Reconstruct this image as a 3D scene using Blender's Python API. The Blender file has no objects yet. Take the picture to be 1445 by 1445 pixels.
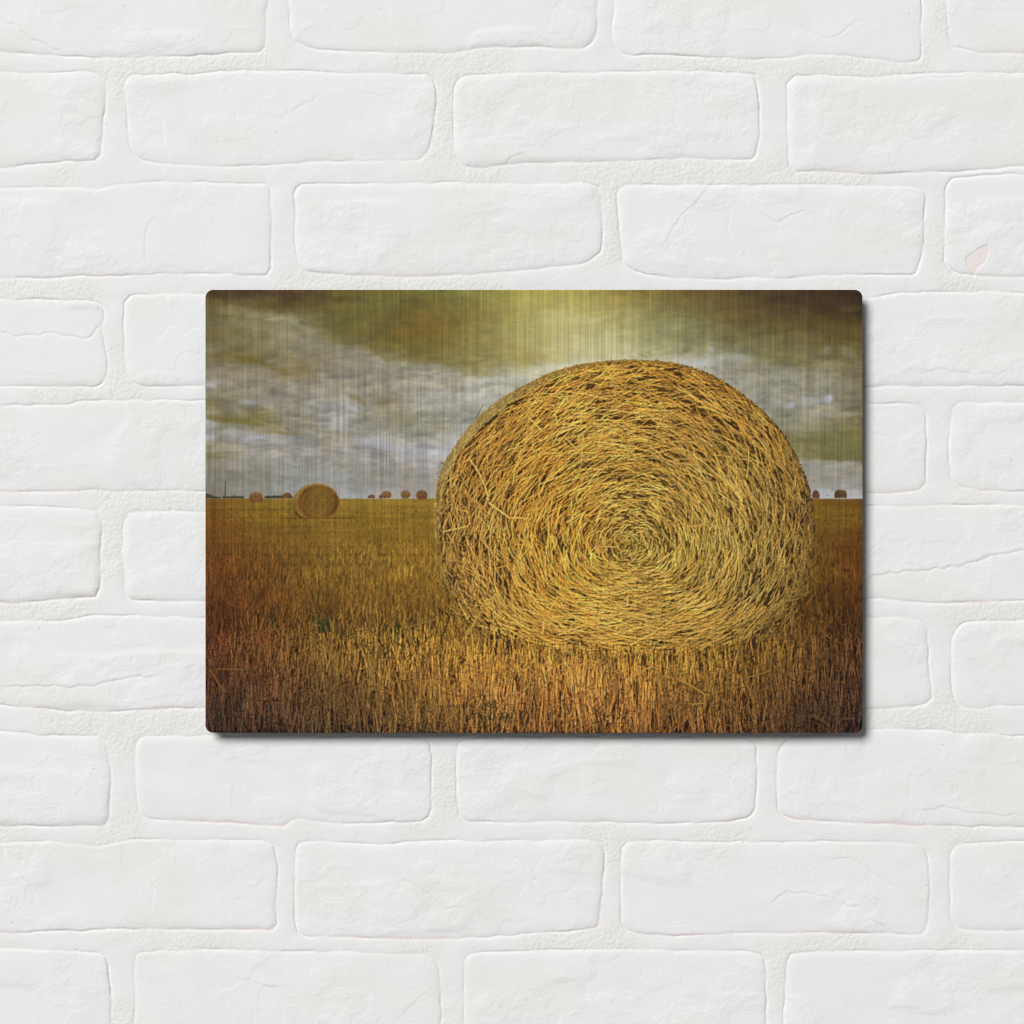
import bpy, math
import numpy as np

# ------------------------------------------------------------------ units
S = 0.0004933            # metres per measured unit (the panel is 457 mm wide)
CX, CY = 722.5, 722.5    # unit that lies on the camera axis
Z0 = 1.5                 # height of that point on the wall
rng = np.random.default_rng(7)
scene = bpy.context.scene
col = scene.collection

def link(name, mesh, parent=None):
    o = bpy.data.objects.new(name, mesh)
    col.objects.link(o)
    if parent: o.parent = parent
    return o

# ------------------------------------------------------------------ noise
_tab = np.random.default_rng(3).random((24, 256, 256)).astype(np.float32)
def vnoise(x, y, seed=0):
    t = _tab[seed % 24]
    xf = np.floor(x); yf = np.floor(y)
    fx = (x - xf).astype(np.float32); fy = (y - yf).astype(np.float32)
    xi = xf.astype(np.int32) & 255; yi = yf.astype(np.int32) & 255
    x1 = (xi + 1) & 255; y1 = (yi + 1) & 255
    fx = fx*fx*fx*(fx*(fx*6-15)+10); fy = fy*fy*fy*(fy*(fy*6-15)+10)
    a = t[yi, xi]; b = t[yi, x1]; c = t[y1, xi]; d = t[y1, x1]
    return (a+(b-a)*fx)*(1-fy) + (c+(d-c)*fx)*fy
def fbm(x, y, oct=4, seed=0, gain=.5):
    s = 0; a = 1; n = 0
    for k in range(oct):
        s = s + a*vnoise(x*2**k + 17.3*k, y*2**k + 5.7*k, seed+k); n += a; a *= gain
    return s/n
def sst(a, b, x):
    t = np.clip((x-a)/(b-a), 0, 1); return t*t*(3-2*t)

# ------------------------------------------------------------------ mesh from a grid
def grid_mesh(name, X, Y, Z):
    ny, nx = X.shape
    me = bpy.data.meshes.new(name)
    co = np.stack([X, Y, Z], -1).reshape(-1, 3).astype(np.float32)
    i = np.arange(ny*nx, dtype=np.int32).reshape(ny, nx)
    q = np.stack([i[1:, :-1], i[1:, 1:], i[:-1, 1:], i[:-1, :-1]], -1).reshape(-1, 4)
    n = len(q)
    me.vertices.add(len(co)); me.vertices.foreach_set('co', co.ravel())
    me.loops.add(n*4); me.loops.foreach_set('vertex_index', q.ravel())
    me.polygons.add(n); me.polygons.foreach_set('loop_start', np.arange(0, n*4, 4, dtype=np.int32))
    me.polygons.foreach_set('use_smooth', np.ones(n, dtype=bool))
    me.update(calc_edges=True)
    return me
def add_color(me, name, rgb):
    a = me.color_attributes.new(name, 'FLOAT_COLOR', 'POINT')
    c = np.ones((len(me.vertices), 4), np.float32); c[:, :3] = rgb.reshape(-1, 3)
    a.data.foreach_set('color', c.ravel())
def add_float(me, name, v):
    a = me.attributes.new(name, 'FLOAT', 'POINT')
    a.data.foreach_set('value', v.ravel().astype(np.float32))

# ================================================================== BRICK WALL
def cr(P, step=7.0):
    P = np.array(P, float); n = len(P); out = []
    for i in range(n):
        p0, p1, p2, p3 = P[i-1], P[i], P[(i+1) % n], P[(i+2) % n]
        L = np.hypot(*(p2-p1)); k = max(1, int(L/step))
        # tangents limited so that corners do not overshoot
        def tan(a, b, c):
            la, lb = np.hypot(*(b-a)), np.hypot(*(c-b))
            v = (c-a)/(la+lb+1e-6); return v*min(la, lb, L)
        m1, m2 = tan(p0, p1, p2), tan(p1, p2, p3)
        for t in np.arange(k)/k:
            t2, t3 = t*t, t*t*t
            out.append((2*t3-3*t2+1)*p1 + (t3-2*t2+t)*m1 + (-2*t3+3*t2)*p2 + (t3-t2)*m2)
    return np.array(out)

def gen(x0, x1, yt, yb):
    r = rng.uniform(-1, 1, 40)*1.0; p = []
    c = 11
    for k, f in enumerate(np.linspace(.03, .97, 7)): p.append((x0+(x1-x0)*f, yt+2.5*r[k]))
    p += [(x1-2, yt+c*.6), (x1+r[8], yt+2*c), (x1+1+r[9]*2, (yt+yb)/2), (x1+r[10], yb-2*c), (x1-3, yb-c*.6)]
    for k, f in enumerate(np.linspace(.97, .03, 7)): p.append((x0+(x1-x0)*f, yb+3*r[11+k]))
    p += [(x0+3, yb-c*.6), (x0+r[20], yb-2*c), (x0-1+r[21]*2, (yt+yb)/2), (x0+r[22], yt+2*c), (x0+2, yt+c*.6)]
    return p

B = []
def br(*p): B.append(list(p))
# row 0
br((-85,-44),(150,-46),(360,-45),(374,-36),(377,0),(375,40),(374,66),(367,73),(320,76),(230,81),(170,82.5),(110,80),(60,77),(0,73),(-70,74),(-88,62),(-92,10),(-90,-34))
br((418,-46),(600,-45),(830,-44),(841,-34),(843,0),(843,40),(838,57),(826,67),(800,69),(740,66.5),(680,68),(625,75.5),(560,75),(480,71),(445,69),(425,61),(412,53),(410,30),(408,0),(408,-34))
br((876,-45),(1080,-44),(1290,-46),(1300,-36),(1301,0),(1300,50),(1298,83),(1270,88),(1240,85),(1190,79),(1150,77.5),(1110,82),(1060,83.5),(1000,81),(945,78),(890,77.5),(872,71),(863.5,55),(865,30),(867,0),(868,-34))
br((1346,-44),(1500,-45),(1750,-44),(1780,-30),(1780,40),(1768,72),(1600,78),(1445,76.5),(1375,73),(1349,66),(1338,50),(1337,30),(1336,0),(1336,-34))
# row 1
br((-270,104),(-100,103),(0,102),(70,103),(120,101),(138,104),(148,115),(149,130),(146,170),(144.5,200),(142,218),(134,226),(110,227.5),(60,230),(0,237),(-100,236),(-255,233),(-276,215),(-280,160),(-278,115))
br((185,108),(230,105),(285,105),(310,101),(400,100),(480,103),(540,104.5),(602,106),(611,113),(615,128),(612.5,175),(606,207),(600,222),(592,227),(540,226.5),(490,228),(440,228),(380,233.5),(300,235.5),(230,232.5),(203,227),(188,215),(181,190),(179,150),(177,120))
br((650,109),(665,106),(720,104),(840,103),(945,100.5),(1052,104),(1065,107),(1069,125),(1071,150),(1072,190),(1069,212),(1062,225),(1000,225.5),(945,224),(900,226),(850,229),(780,231),(735,231),(690,235),(665,236.5),(649,230),(641.5,213),(641,170),(641,130),(643,116))
br((1120,108.5),(1150,106.5),(1230,110),(1265,106),(1320,103),(1445,104),(1520,104),(1538,114),(1541,160),(1538,220),(1524,232),(1445,235),(1380,240),(1300,243.5),(1220,244.5),(1160,240.5),(1123,243),(1114,234),(1112.5,200),(1111,140),(1112,118))
# row 2
br((-70,264),(0,266),(60,264.5),(145,266.5),(175,259),(240,257),(320,259),(374,260),(381,267),(382,285),(384,310),(381.5,350),(383,378),(377,388),(330,387.5),(250,386.5),(150,389),(80,391.5),(0,394),(-60,392),(-82,378),(-84,320),(-80,275))
br((425,260.5),(480,260),(560,259),(640,258.5),(740,260),(832,260),(843,265),(847.5,277),(849,310),(851,340),(848,355),(829,369),(800,375),(720,383),(650,388.5),(590,391),(530,388.5),(480,386.5),(432,383.5),(422,374),(417.5,340),(417,300),(416,275))
br((880,262.5),(920,261),(1000,262),(1100,261),(1200,262),(1285,264),(1300,267),(1306,280),(1304,320),(1300,365),(1291,385),(1270,388),(1200,388.5),(1120,391.5),(1050,393.5),(1000,394.5),(960,393.5),(930,390.5),(895,382),(880,370),(876.5,340),(873,300),(871,275))
br((1342,254),(1380,248),(1445,246),(1600,252),(1755,254),(1772,266),(1774,320),(1770,380),(1750,390),(1600,393),(1445,392),(1390,391),(1360,387.5),(1343,381),(1333.5,370),(1333,340),(1335,310),(1335.5,268))
# row 3
br((-270,420),(-100,421),(0,423),(100,424),(134,426),(145,435),(146,450),(144,468),(149,490),(151,510),(149,531),(143,542),(128,545.5),(60,546),(0,546),(-250,544),(-276,530),(-279,480),(-276,432))
br((184,418),(210,416),(290,416),(420,417),(595,418),(606,428),(609,480),(606,534),(594,545),(420,545),(290,545.5),(240,545),(203,544),(186,537),(178,518),(176,490),(175.5,450),(177,427))
br((648,418),(800,416),(1040,418),(1058,430),(1062,480),(1058,534),(1044,546),(850,545),(655,545),(642,534),(639,480),(640,430))
br((1104,424),(1225,420),(1260,416),(1300,413),(1400,412),(1445,415),(1540,416),(1553,428),(1556,480),(1552,534),(1536,545),(1445,544.5),(1360,545.5),(1290,546),(1217,546),(1110,546),(1097,534),(1094,480),(1096,434))
# row 4
br((-75,570),(0,572),(80,572.5),(118,567),(160,565),(230,565),(290,566),(372,568),(384,580),(387,640),(383,682),(370,692),(290,693),(200,692.5),(160,694),(140,691),(60,694),(0,694.5),(-70,693),(-84,680),(-87,630),(-84,582))
br((430,568),(600,567),(828,569),(842,580),(846,640),(842,683),(828,694),(600,693),(432,694),(420,682),(417,640),(419,580))
br((884,570),(1060,568),(1225,571),(1262,569),(1296,571),(1305,580),(1307,620),(1306.5,660),(1307,682),(1299,691),(1270,695),(1240,697),(1100,695),(886,694),(874,682),(871,630),(873,580))
br((1352,567),(1400,569),(1445,569.5),(1600,570),(1752,569),(1768,580),(1771,640),(1766,684),(1748,694),(1600,694),(1445,694),(1380,691),(1352,685.5),(1341,672),(1340,640),(1340.5,600),(1344,575))
# row 5
br((-270,716),(-100,715),(0,714.5),(60,714.5),(115,719),(136,723),(142.5,735),(143.5,750),(142,790),(141.5,830),(136,842),(100,845.5),(60,848),(0,850.5),(-240,848),(-274,838),(-278,780),(-276,727))
br((180,724.5),(205,721.5),(290,722),(420,720),(594,721),(607,732),(611,780),(607,836),(594,847),(440,848),(290,848.5),(220,847.5),(187,846.5),(177,835),(174,800),(173,760),(174,735))
br((650,722),(850,720),(1038,722),(1056,734),(1060,780),(1055,836),(1040,848),(850,847),(654,848),(641,836),(638,780),(641,733))
br((1102,722),(1180,718),(1225,715.5),(1290,714),(1360,713),(1445,714),(1540,716),(1553,728),(1556,780),(1551,836),(1534,846),(1445,848),(1350,850.5),(1280,849.5),(1240,845.5),(1108,846),(1096,834),(1093,780),(1095,733))
# row 6
br((-75,876),(0,877),(80,876.5),(122,870),(160,868.5),(200,870.5),(290,872),(372,874),(385,886),(388,940),(384,986),(370,998),(290,999),(200,1001),(130,1004.5),(60,1000.5),(0,995),(-70,996),(-84,984),(-87,930),(-84,888))
br((432,874),(600,873),(828,875),(842,886),(846,940),(842,989),(828,1000),(600,999),(434,1000),(421,988),(418,940),(421,886))
br((884,874),(1060,872),(1225,872),(1285,872.5),(1301,877),(1308.5,893),(1311,930),(1314,970),(1315,985),(1308,993),(1290,998),(1255,1000),(1225,1001.5),(1100,1000),(886,999),(873,988),(870,930),(873,886))
br((1350,888),(1362,879.5),(1390,876.5),(1445,876),(1600,876),(1752,877),(1768,888),(1771,940),(1766,986),(1748,996),(1600,998),(1445,996),(1403,996.5),(1388,1001),(1370,1000),(1351,992),(1344,975),(1342,945),(1343.5,910))
# row 7
br((-270,1034),(-100,1032),(0,1031),(60,1038),(100,1039),(138,1040),(148,1047),(153,1065),(156,1100),(155,1130),(154.5,1153),(147,1163.5),(130,1166),(60,1166),(0,1166),(-250,1165),(-275,1154),(-278,1100),(-276,1045))
br((198,1042),(215,1039.5),(290,1039),(400,1041),(500,1040),(596,1042),(607,1050),(608.5,1075),(609,1110),(608.5,1140),(604,1153),(594,1159),(550,1161),(480,1161.5),(425,1156),(412,1158),(400,1166),(350,1163),(300,1161),(235,1157.5),(213,1154.5),(197,1145),(193,1120),(191,1085),(192,1057))
br((656,1042),(700,1040),(850,1041),(980,1041),(1055,1042),(1066,1050),(1068.5,1075),(1068,1110),(1065,1143),(1053,1155.5),(1020,1159.5),(980,1161),(940,1163),(860,1160.5),(800,1160.5),(740,1161.5),(690,1160.5),(662,1159),(650,1151),(646,1130),(645,1090),(645.5,1055))
br((1110,1046),(1118,1040),(1150,1033),(1240,1029),(1300,1030),(1350,1033),(1400,1037),(1445,1040),(1525,1040),(1542,1052),(1546,1100),(1542,1152),(1524,1165),(1445,1167),(1380,1166.5),(1300,1165),(1200,1161.5),(1122,1157.5),(1105,1151),(1098,1138),(1097,1100),(1098,1062))
# row 8
br((-75,1190),(0,1190),(60,1188),(138,1194.5),(172,1187),(250,1185),(320,1185),(372,1187),(384,1192),(390,1207),(391.5,1230),(390,1270),(390.5,1304),(384,1312.5),(370,1313),(280,1312),(185,1311.5),(100,1314),(0,1316),(-66,1315),(-82,1304),(-86,1250),(-84,1202))
br((423,1189.5),(435,1186.5),(480,1189),(555,1192),(585,1187),(700,1187),(770,1186),(830,1184),(845,1189),(852,1202),(852,1230),(849,1262),(846,1295),(842,1308.5),(780,1315.5),(700,1322),(610,1326.5),(560,1325.5),(480,1323),(430,1321.5),(421,1315),(417,1298),(416.5,1240),(417.5,1203))
br((886,1189),(905,1187),(1000,1188.5),(1100,1188.5),(1200,1187),(1270,1189),(1297,1193),(1308,1203),(1310.5,1220),(1310.5,1260),(1309,1305),(1300,1318.5),(1250,1318),(1200,1316.5),(1100,1317.5),(1000,1318),(950,1320),(905,1318),(886,1313),(878,1300),(876.5,1270),(876.5,1230),(879,1198))
br((1350,1193),(1380,1190),(1445,1187),(1600,1188),(1752,1188),(1768,1200),(1771,1250),(1766,1304),(1748,1314),(1600,1315),(1445,1314),(1400,1314),(1366,1313.5),(1350,1309),(1342,1298),(1341,1260),(1341,1212))
# row 9
br((-270,1342),(-100,1341),(0,1340),(80,1341.5),(130,1346),(148,1350),(153,1365),(155,1390),(157,1420),(157,1448),(148,1468),(0,1470),(-250,1470),(-275,1458),(-278,1400),(-276,1353))
br((193,1348.5),(207,1343),(300,1340.5),(400,1343),(480,1343.5),(530,1345),(598,1346.5),(611,1351),(619,1364),(622,1395),(622,1450),(610,1470),(420,1471),(204,1470),(191,1458),(190,1410),(190,1362))
br((660,1350.5),(682,1345),(760,1341.5),(880,1341),(980,1341.5),(1055,1343),(1073,1347.5),(1080,1360),(1081,1400),(1080,1456),(1068,1470),(860,1471),(670,1470),(656,1458),(655,1410),(655,1365))
br((1116,1347),(1150,1343.5),(1300,1342),(1445,1342),(1530,1343),(1546,1354),(1550,1400),(1546,1458),(1528,1470),(1340,1471),(1124,1470),(1109,1458),(1107.5,1420),(1109,1380),(1112,1356))
# courses outside the frame, so the wall goes on
LO, HI = -430, 1875
for yt, yb, off in ((-202,-77,147),(-357,-232,375),(-512,-387,147),(1499,1624,390),(1653,1779,150),(1808,1933,390)):
    x = off-463*4
    while x < HI+60:
        B.append(gen(x+30, x+463, yt, yb)); x += 463
for yt, yb, xl, xr in ((-45,74,-122,1812),(104,233,-310,1572),(262,391,-116,1804),(421,545,-310,1588),(569,693,-118,1802),(716,847,-310,1588),
                       (875,998,-118,1802),(1036,1165,-310,1576),(1189,1315,-118,1802),(1342,1470,-310,1580)):
    B.append(gen(xl-432, xl, yt, yb)); B.append(gen(xr, xr+432, yt, yb))

fine = 1.35
axis = np.concatenate([np.arange(LO, -16, 4.0), np.arange(-16, 1462, fine), np.arange(1462, HI, 4.0)])
nx = len(axis)
PX, PY = np.meshgrid(axis, axis)
PX = PX.astype(np.float32); PY = PY.astype(np.float32)
wx = PX + 2.6*(vnoise(PX/17, PY/17, 1)-.5) + .5*(vnoise(PX/5, PY/5, 2)-.5)
wy = PY + 2.6*(vnoise(PX/19, PY/15, 3)-.5) + .5*(vnoise(PX/5, PY/5, 4)-.5)
SD = np.full(PX.shape, -60.0, np.float32)
TILT = np.zeros(PX.shape, np.float32); ID = np.zeros(PX.shape, np.float32)
DB = np.zeros(PX.shape, np.float32)       # 1 near a brick's lower edge
for bi, p in enumerate(B):
    q = cr(p)
    x0, y0 = q.min(0)-26; x1, y1 = q.max(0)+26
    ia, ib = np.searchsorted(axis, [x0, x1]); ja, jb = np.searchsorted(axis, [y0, y1])
    if ib <= ia or jb <= ja: continue
    X = wx[ja:jb, ia:ib]; Y = wy[ja:jb, ia:ib]
    d2 = np.full(X.shape, 1e9, np.float32); ins = np.zeros(X.shape, bool)
    n = len(q)
    for k in range(n):
        ax, ay = q[k]; bx, by = q[(k+1) % n]
        ex, ey = bx-ax, by-ay
        t = np.clip(((X-ax)*ex+(Y-ay)*ey)/(ex*ex+ey*ey+1e-9), 0, 1)
        dx = X-ax-t*ex; dy = Y-ay-t*ey
        np.minimum(d2, dx*dx+dy*dy, out=d2)
        if ay != by:
            ins ^= ((ay > Y) != (by > Y)) & (X < ex*(Y-ay)/ey+ax)
    d = np.sqrt(d2); d = np.where(ins, d, -d)
    s = SD[ja:jb, ia:ib]; new = d > s
    s[new] = d[new]
    yc = q[:, 1].mean(); xc = q[:, 0].mean()
    tx, ty = rng.uniform(-1, 1, 2); off = rng.uniform(-.7, .7)
    tl = off + tx*.9*(X-xc)/215 + ty*.6*(Y-yc)/62
    TILT[ja:jb, ia:ib][new] = tl[new]; ID[ja:jb, ia:ib][new] = rng.random()
    DB[ja:jb, ia:ib][new] = sst(20, 55, Y-yc)[new]

# ---- relief: a thick coat of paint over handmade bricks
u = SD
face = 1-np.exp(-np.maximum(u, 0)/3.0)
softround = 1-np.exp(-np.maximum(u, 0)/11.0)
inside = sst(-1.0, 1.5, u)
edgewear = vnoise(PX/70, PY/45, 5)
H = .95*face*(.45+.9*edgewear) + .95*softround + .45*TILT*sst(0, 10, u)
# lower arrises sag and are rounder
H -= 1.0*DB*np.exp(-np.maximum(u, 0)/(3.0+6*vnoise(PX/60, PY/40, 6)))*inside*sst(.35, .75, vnoise(PX/90, PY/40, 7)+.15)
# hairline crease where brick meets mortar, strong in places
crease = np.exp(-((u+.3)/1.3)**2)*(.22+1.25*sst(.36, .72, fbm(PX/42, PY/42, 3, 8)))
H -= 1.3*crease
# slow bumps in the brick faces, ledges and trowel arcs
H += inside*1.6*(fbm(PX/95, PY/60, 3, 9)-.5)
led = fbm(PX/62+3, PY/44, 4, 12)
msk = sst(.50, .66, vnoise(PX/120, PY/80, 14))
for c in (.40, .47, .54, .61):
    H += inside*.34*msk*sst(c, c+.018, led)
led2 = fbm(PX/38+9, PY/30+4, 3, 16)
H += inside*.34*(1-msk)*sst(.56, .60, led2)*sst(.35, .6, vnoise(PX/90, PY/70, 17))
H += inside*.18*(fbm(PX/14, PY/12, 3, 18)-.5)
# mortar: brushed smooth here, gritty there
grit = sst(.45, .7, vnoise(PX/85, PY/85, 19))
H += (1-inside)*(1.5*(fbm(PX/40, PY/28, 3, 20)-.5) + grit*.85*(vnoise(PX/2.6, PY/2.6, 21)-.5) + .8*(1-np.exp(np.minimum(u, 0)/6)))
H += (.16+.12*fbm(PX/50, PY/50, 2, 15))*(vnoise(PX/2.3, PY/2.3, 22)-.5)+.20*inside*(fbm(PX/6.5, PY/5.5, 2, 19)-.5)*sst(.4, .65, vnoise(PX/75, PY/60, 16))

def groove(pts, depth, w=1.6, step=0.0):
    """a crack (depth) or a ledge line (step) along a polyline"""
    global H
    P = np.array(pts, float)
    x0, y0 = P.min(0)-30; x1, y1 = P.max(0)+30
    ia, ib = np.searchsorted(axis, [x0, x1]); ja, jb = np.searchsorted(axis, [y0, y1])
    X = wx[ja:jb, ia:ib]+3*(vnoise(PX[ja:jb, ia:ib]/9, PY[ja:jb, ia:ib]/9, 5)-.5)
    Y = wy[ja:jb, ia:ib]+5*(vnoise(PX[ja:jb, ia:ib]/11, PY[ja:jb, ia:ib]/11, 6)-.5)
    best = np.full(X.shape, 1e9); sgn = np.zeros(X.shape); ef = np.ones(X.shape)
    for k in range(len(P)-1):
        a, b = P[k], P[k+1]; e = b-a
        t = ((X-a[0])*e[0]+(Y-a[1])*e[1])/(e@e)
        tc = np.clip(t, 0, 1)
        d = np.hypot(X-a[0]-tc*e[0], Y-a[1]-tc*e[1])
        m = d < best
        best = np.where(m, d, best)
        sgn = np.where(m, np.sign(e[0]*(Y-a[1])-e[1]*(X-a[0])), sgn)
    g = np.exp(-(best/w)**2)
    H[ja:jb, ia:ib] -= depth*g
    if step:
        H[ja:jb, ia:ib] += step*np.where(sgn > 0, -1, 1)*np.exp(-best/9)*sst(0, 1.2, best)
groove([(-10,462),(10,470),(28,474),(60,472),(105,473),(118,478),(130,476),(138,462)], .9, 1.5, .2)
groove([(10,970),(60,968),(100,970),(150,964),(190,956),(214,953)], .7, 1.8, .5)
groove([(0,25),(20,35),(40,52),(55,62),(80,70)], .6, 1.6, .4)
groove([(228,170),(231,195),(238,218)], .5, 1.5, .2)
groove([(952,20),(968,36),(985,55),(1000,72)], .5, 1.6, .4)
groove([(1130,38),(1150,48),(1172,55),(1192,40),(1210,30)], .45, 1.6, .25)
groove([(1075,300),(1088,312),(1100,314),(1118,303),(1130,300)], .55, 1.5, .3)
groove([(1030,310),(1027,322),(1031,332)], .5, 1.6, .25)
groove([(945,330),(965,300),(1000,264)], .4, 1.5, .3)
groove([(1235,812),(1280,806),(1330,802),(1360,797),(1400,783),(1440,776)], .7, 1.9, .6)
groove([(1306,523),(1330,520),(1360,527),(1420,526)], .35, 1.5, .25)
groove([(712,1190),(730,1208),(745,1230),(757,1243)], .6, 2.2, .5)
groove([(572,1240),(590,1250),(612,1270),(628,1281),(640,1281)], .5, 1.7, .35)
groove([(1092,1270),(1110,1259),(1150,1262),(1170,1266)], .5, 1.6, .3)
groove([(1190,1275),(1215,1282),(1225,1297),(1250,1308)], .55, 1.8, .35)
groove([(1170,1210),(1200,1212),(1230,1227),(1260,1250)], .5, 1.6, .35)
groove([(1305,1141),(1345,1140),(1375,1148),(1430,1150)], .5, 1.6, .35)
groove([(4,1190),(8,1215),(25,1235),(45,1252),(52,1270)], .45, 1.6, .3)
groove([(216,1240),(216,1275)], .4, 1.5, .25)
groove([(350,1382),(370,1390),(392,1393)], .45, 1.5, .2)
groove([(560,1440),(580,1420),(600,1402)], .3, 1.8, .2)
groove([(90,310),(100,330),(95,345)], .3, 1.6, .2)
groove([(205,360),(208,320),(214,312)], .4, 1.5, .2)
groove([(718,226),(724,219),(738,219),(745,229)], .6, 1.5, .3)
groove([(1290,110),(1405,105),(1425,128),(1440,145)], .35, 1.6, .35)
groove([(415,155),(430,148),(445,138)], .4, 1.4, .2)
groove([(335,160),(336,170),(345,178)], .45, 1.5, .2)

# ---- wear: pinkish bare clay that shows on some arrises, greyer gritty mortar, one flaked spot
low = sst(520, 1100, PY)
pink = .97*np.exp(-((u-1.8)/3.2)**2)*(.25+.75*DB)*sst(.50, .72, fbm(PX/60, PY/30, 3, 10))*(.45+.75*low)
pink = np.clip(pink, 0, .98)
pink += .22*inside*sst(.62, .72, fbm(PX/24, PY/18, 3, 11))*sst(.55, .75, vnoise(PX/150, PY/120, 13))*low
def flake(pts):
    q = cr(pts, 3)
    x0, y0 = q.min(0)-4; x1, y1 = q.max(0)+4
    ia, ib = np.searchsorted(axis, [x0, x1]); ja, jb = np.searchsorted(axis, [y0, y1])
    X = wx[ja:jb, ia:ib]; Y = wy[ja:jb, ia:ib]; ins = np.zeros(X.shape, bool)
    for k in range(len(q)):
        ax, ay = q[k]; bx, by = q[(k+1) % len(q)]
        if ay != by: ins ^= ((ay > Y) != (by > Y)) & (X < (bx-ax)*(Y-ay)/(by-ay)+ax)
    H[ja:jb, ia:ib] -= .9*ins
    pink[ja:jb, ia:ib] = np.where(ins, 1.0, pink[ja:jb, ia:ib])
flake([(1364,362),(1372,355),(1384,348),(1395,345),(1395,356),(1388,372),(1380,380),(1376,391),(1368,384),(1364,374)])
tone = np.clip((1-inside)*(.35+.9*grit) + (.7*inside)*sst(.46, .72, fbm(PX/110, PY/70, 3, 2)), 0, 1)
specks = (np.random.default_rng(5).random(PX.shape) > .99996)*1.0

wall_me = grid_mesh('brick_wall', (PX-CX)*S, -H*S, Z0-(PY-CY)*S)
pink = np.minimum(pink, 1)
PINK = np.array([.82, .735, .715]); WHT = np.array([.800, .800, .801]); MRT = np.array([.778, .776, .742])
PK = pink[..., None]*np.where(pink > .995, .85, .8)[..., None]
wc = WHT*(1-tone[..., None]) + MRT*tone[..., None]
wc = wc*(1-PK) + PINK*PK
wc = wc*(1-.6*specks[..., None])
add_color(wall_me, 'paint', wc)
wall = link('brick_wall', wall_me)
wall['label'] = 'white painted brick wall with uneven mortar joints, behind the hanging print'
wall['category'] = 'brick wall'

def new_mat(name):
    m = bpy.data.materials.new(name); m.use_nodes = True
    nt = m.node_tree; return m, nt, nt.nodes['Principled BSDF']
m, nt, bs = new_mat('white_paint')
at = nt.nodes.new('ShaderNodeAttribute'); at.attribute_name = 'paint'
tc = nt.nodes.new('ShaderNodeTexCoord')
n1 = nt.nodes.new('ShaderNodeTexNoise'); n1.inputs['Scale'].default_value = 900; n1.inputs['Detail'].default_value = 3
n2 = nt.nodes.new('ShaderNodeTexNoise'); n2.inputs['Scale'].default_value = 45; n2.inputs['Detail'].default_value = 5
bp = nt.nodes.new('ShaderNodeBump'); bp.inputs['Strength'].default_value = .25; bp.inputs['Distance'].default_value = .00022
mr = nt.nodes.new('ShaderNodeMapRange'); mr.inputs['To Min'].default_value = .965; mr.inputs['To Max'].default_value = 1.03
mx = nt.nodes.new('ShaderNodeVectorMath'); mx.operation = 'SCALE'
L = nt.links.new
L(tc.outputs['Object'], n1.inputs['Vector']); L(tc.outputs['Object'], n2.inputs['Vector'])
L(n1.outputs['Fac'], bp.inputs['Height']); L(bp.outputs['Normal'], bs.inputs['Normal'])
L(n2.outputs['Fac'], mr.inputs['Value']); L(at.outputs['Color'], mx.inputs[0]); L(mr.outputs['Result'], mx.inputs['Scale'])
L(mx.outputs['Vector'], bs.inputs['Base Color'])
bs.inputs['Roughness'].default_value = .75; bs.inputs['Specular IOR Level'].default_value = .25
wall_me.materials.append(m)

# ================================================================== THE PRINTED PICTURE
SS = 3
PW, PH = 927, 625              # printed face, in units
OX, OY = 290, 409              # its top left corner
W, Hh = PW*SS, PH*SS
yy, xx = np.mgrid[0:Hh, 0:W].astype(np.float32)
gx = xx/SS+OX; gy = yy/SS+OY

def cgrid(cols, rows, vals, X, Y):
    """smooth interpolation of a table of colours"""
    cols = np.array(cols, float); rows = np.array(rows, float); V = np.array(vals, np.float32)
    def loc(a, x):
        i = np.clip(np.searchsorted(a, x, side='right')-1, 0, len(a)-2)
        t = np.clip((x-a[i])/(a[i+1]-a[i]), 0, 1).astype(np.float32)
        return i, (.5*t+.5*t*t*(3-2*t))[..., None]
    i, tx = loc(cols, X); j, ty = loc(rows, Y)
    return (V[j, i]*(1-tx)+V[j, i+1]*tx)*(1-ty) + (V[j+1, i]*(1-tx)+V[j+1, i+1]*tx)*ty

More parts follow.
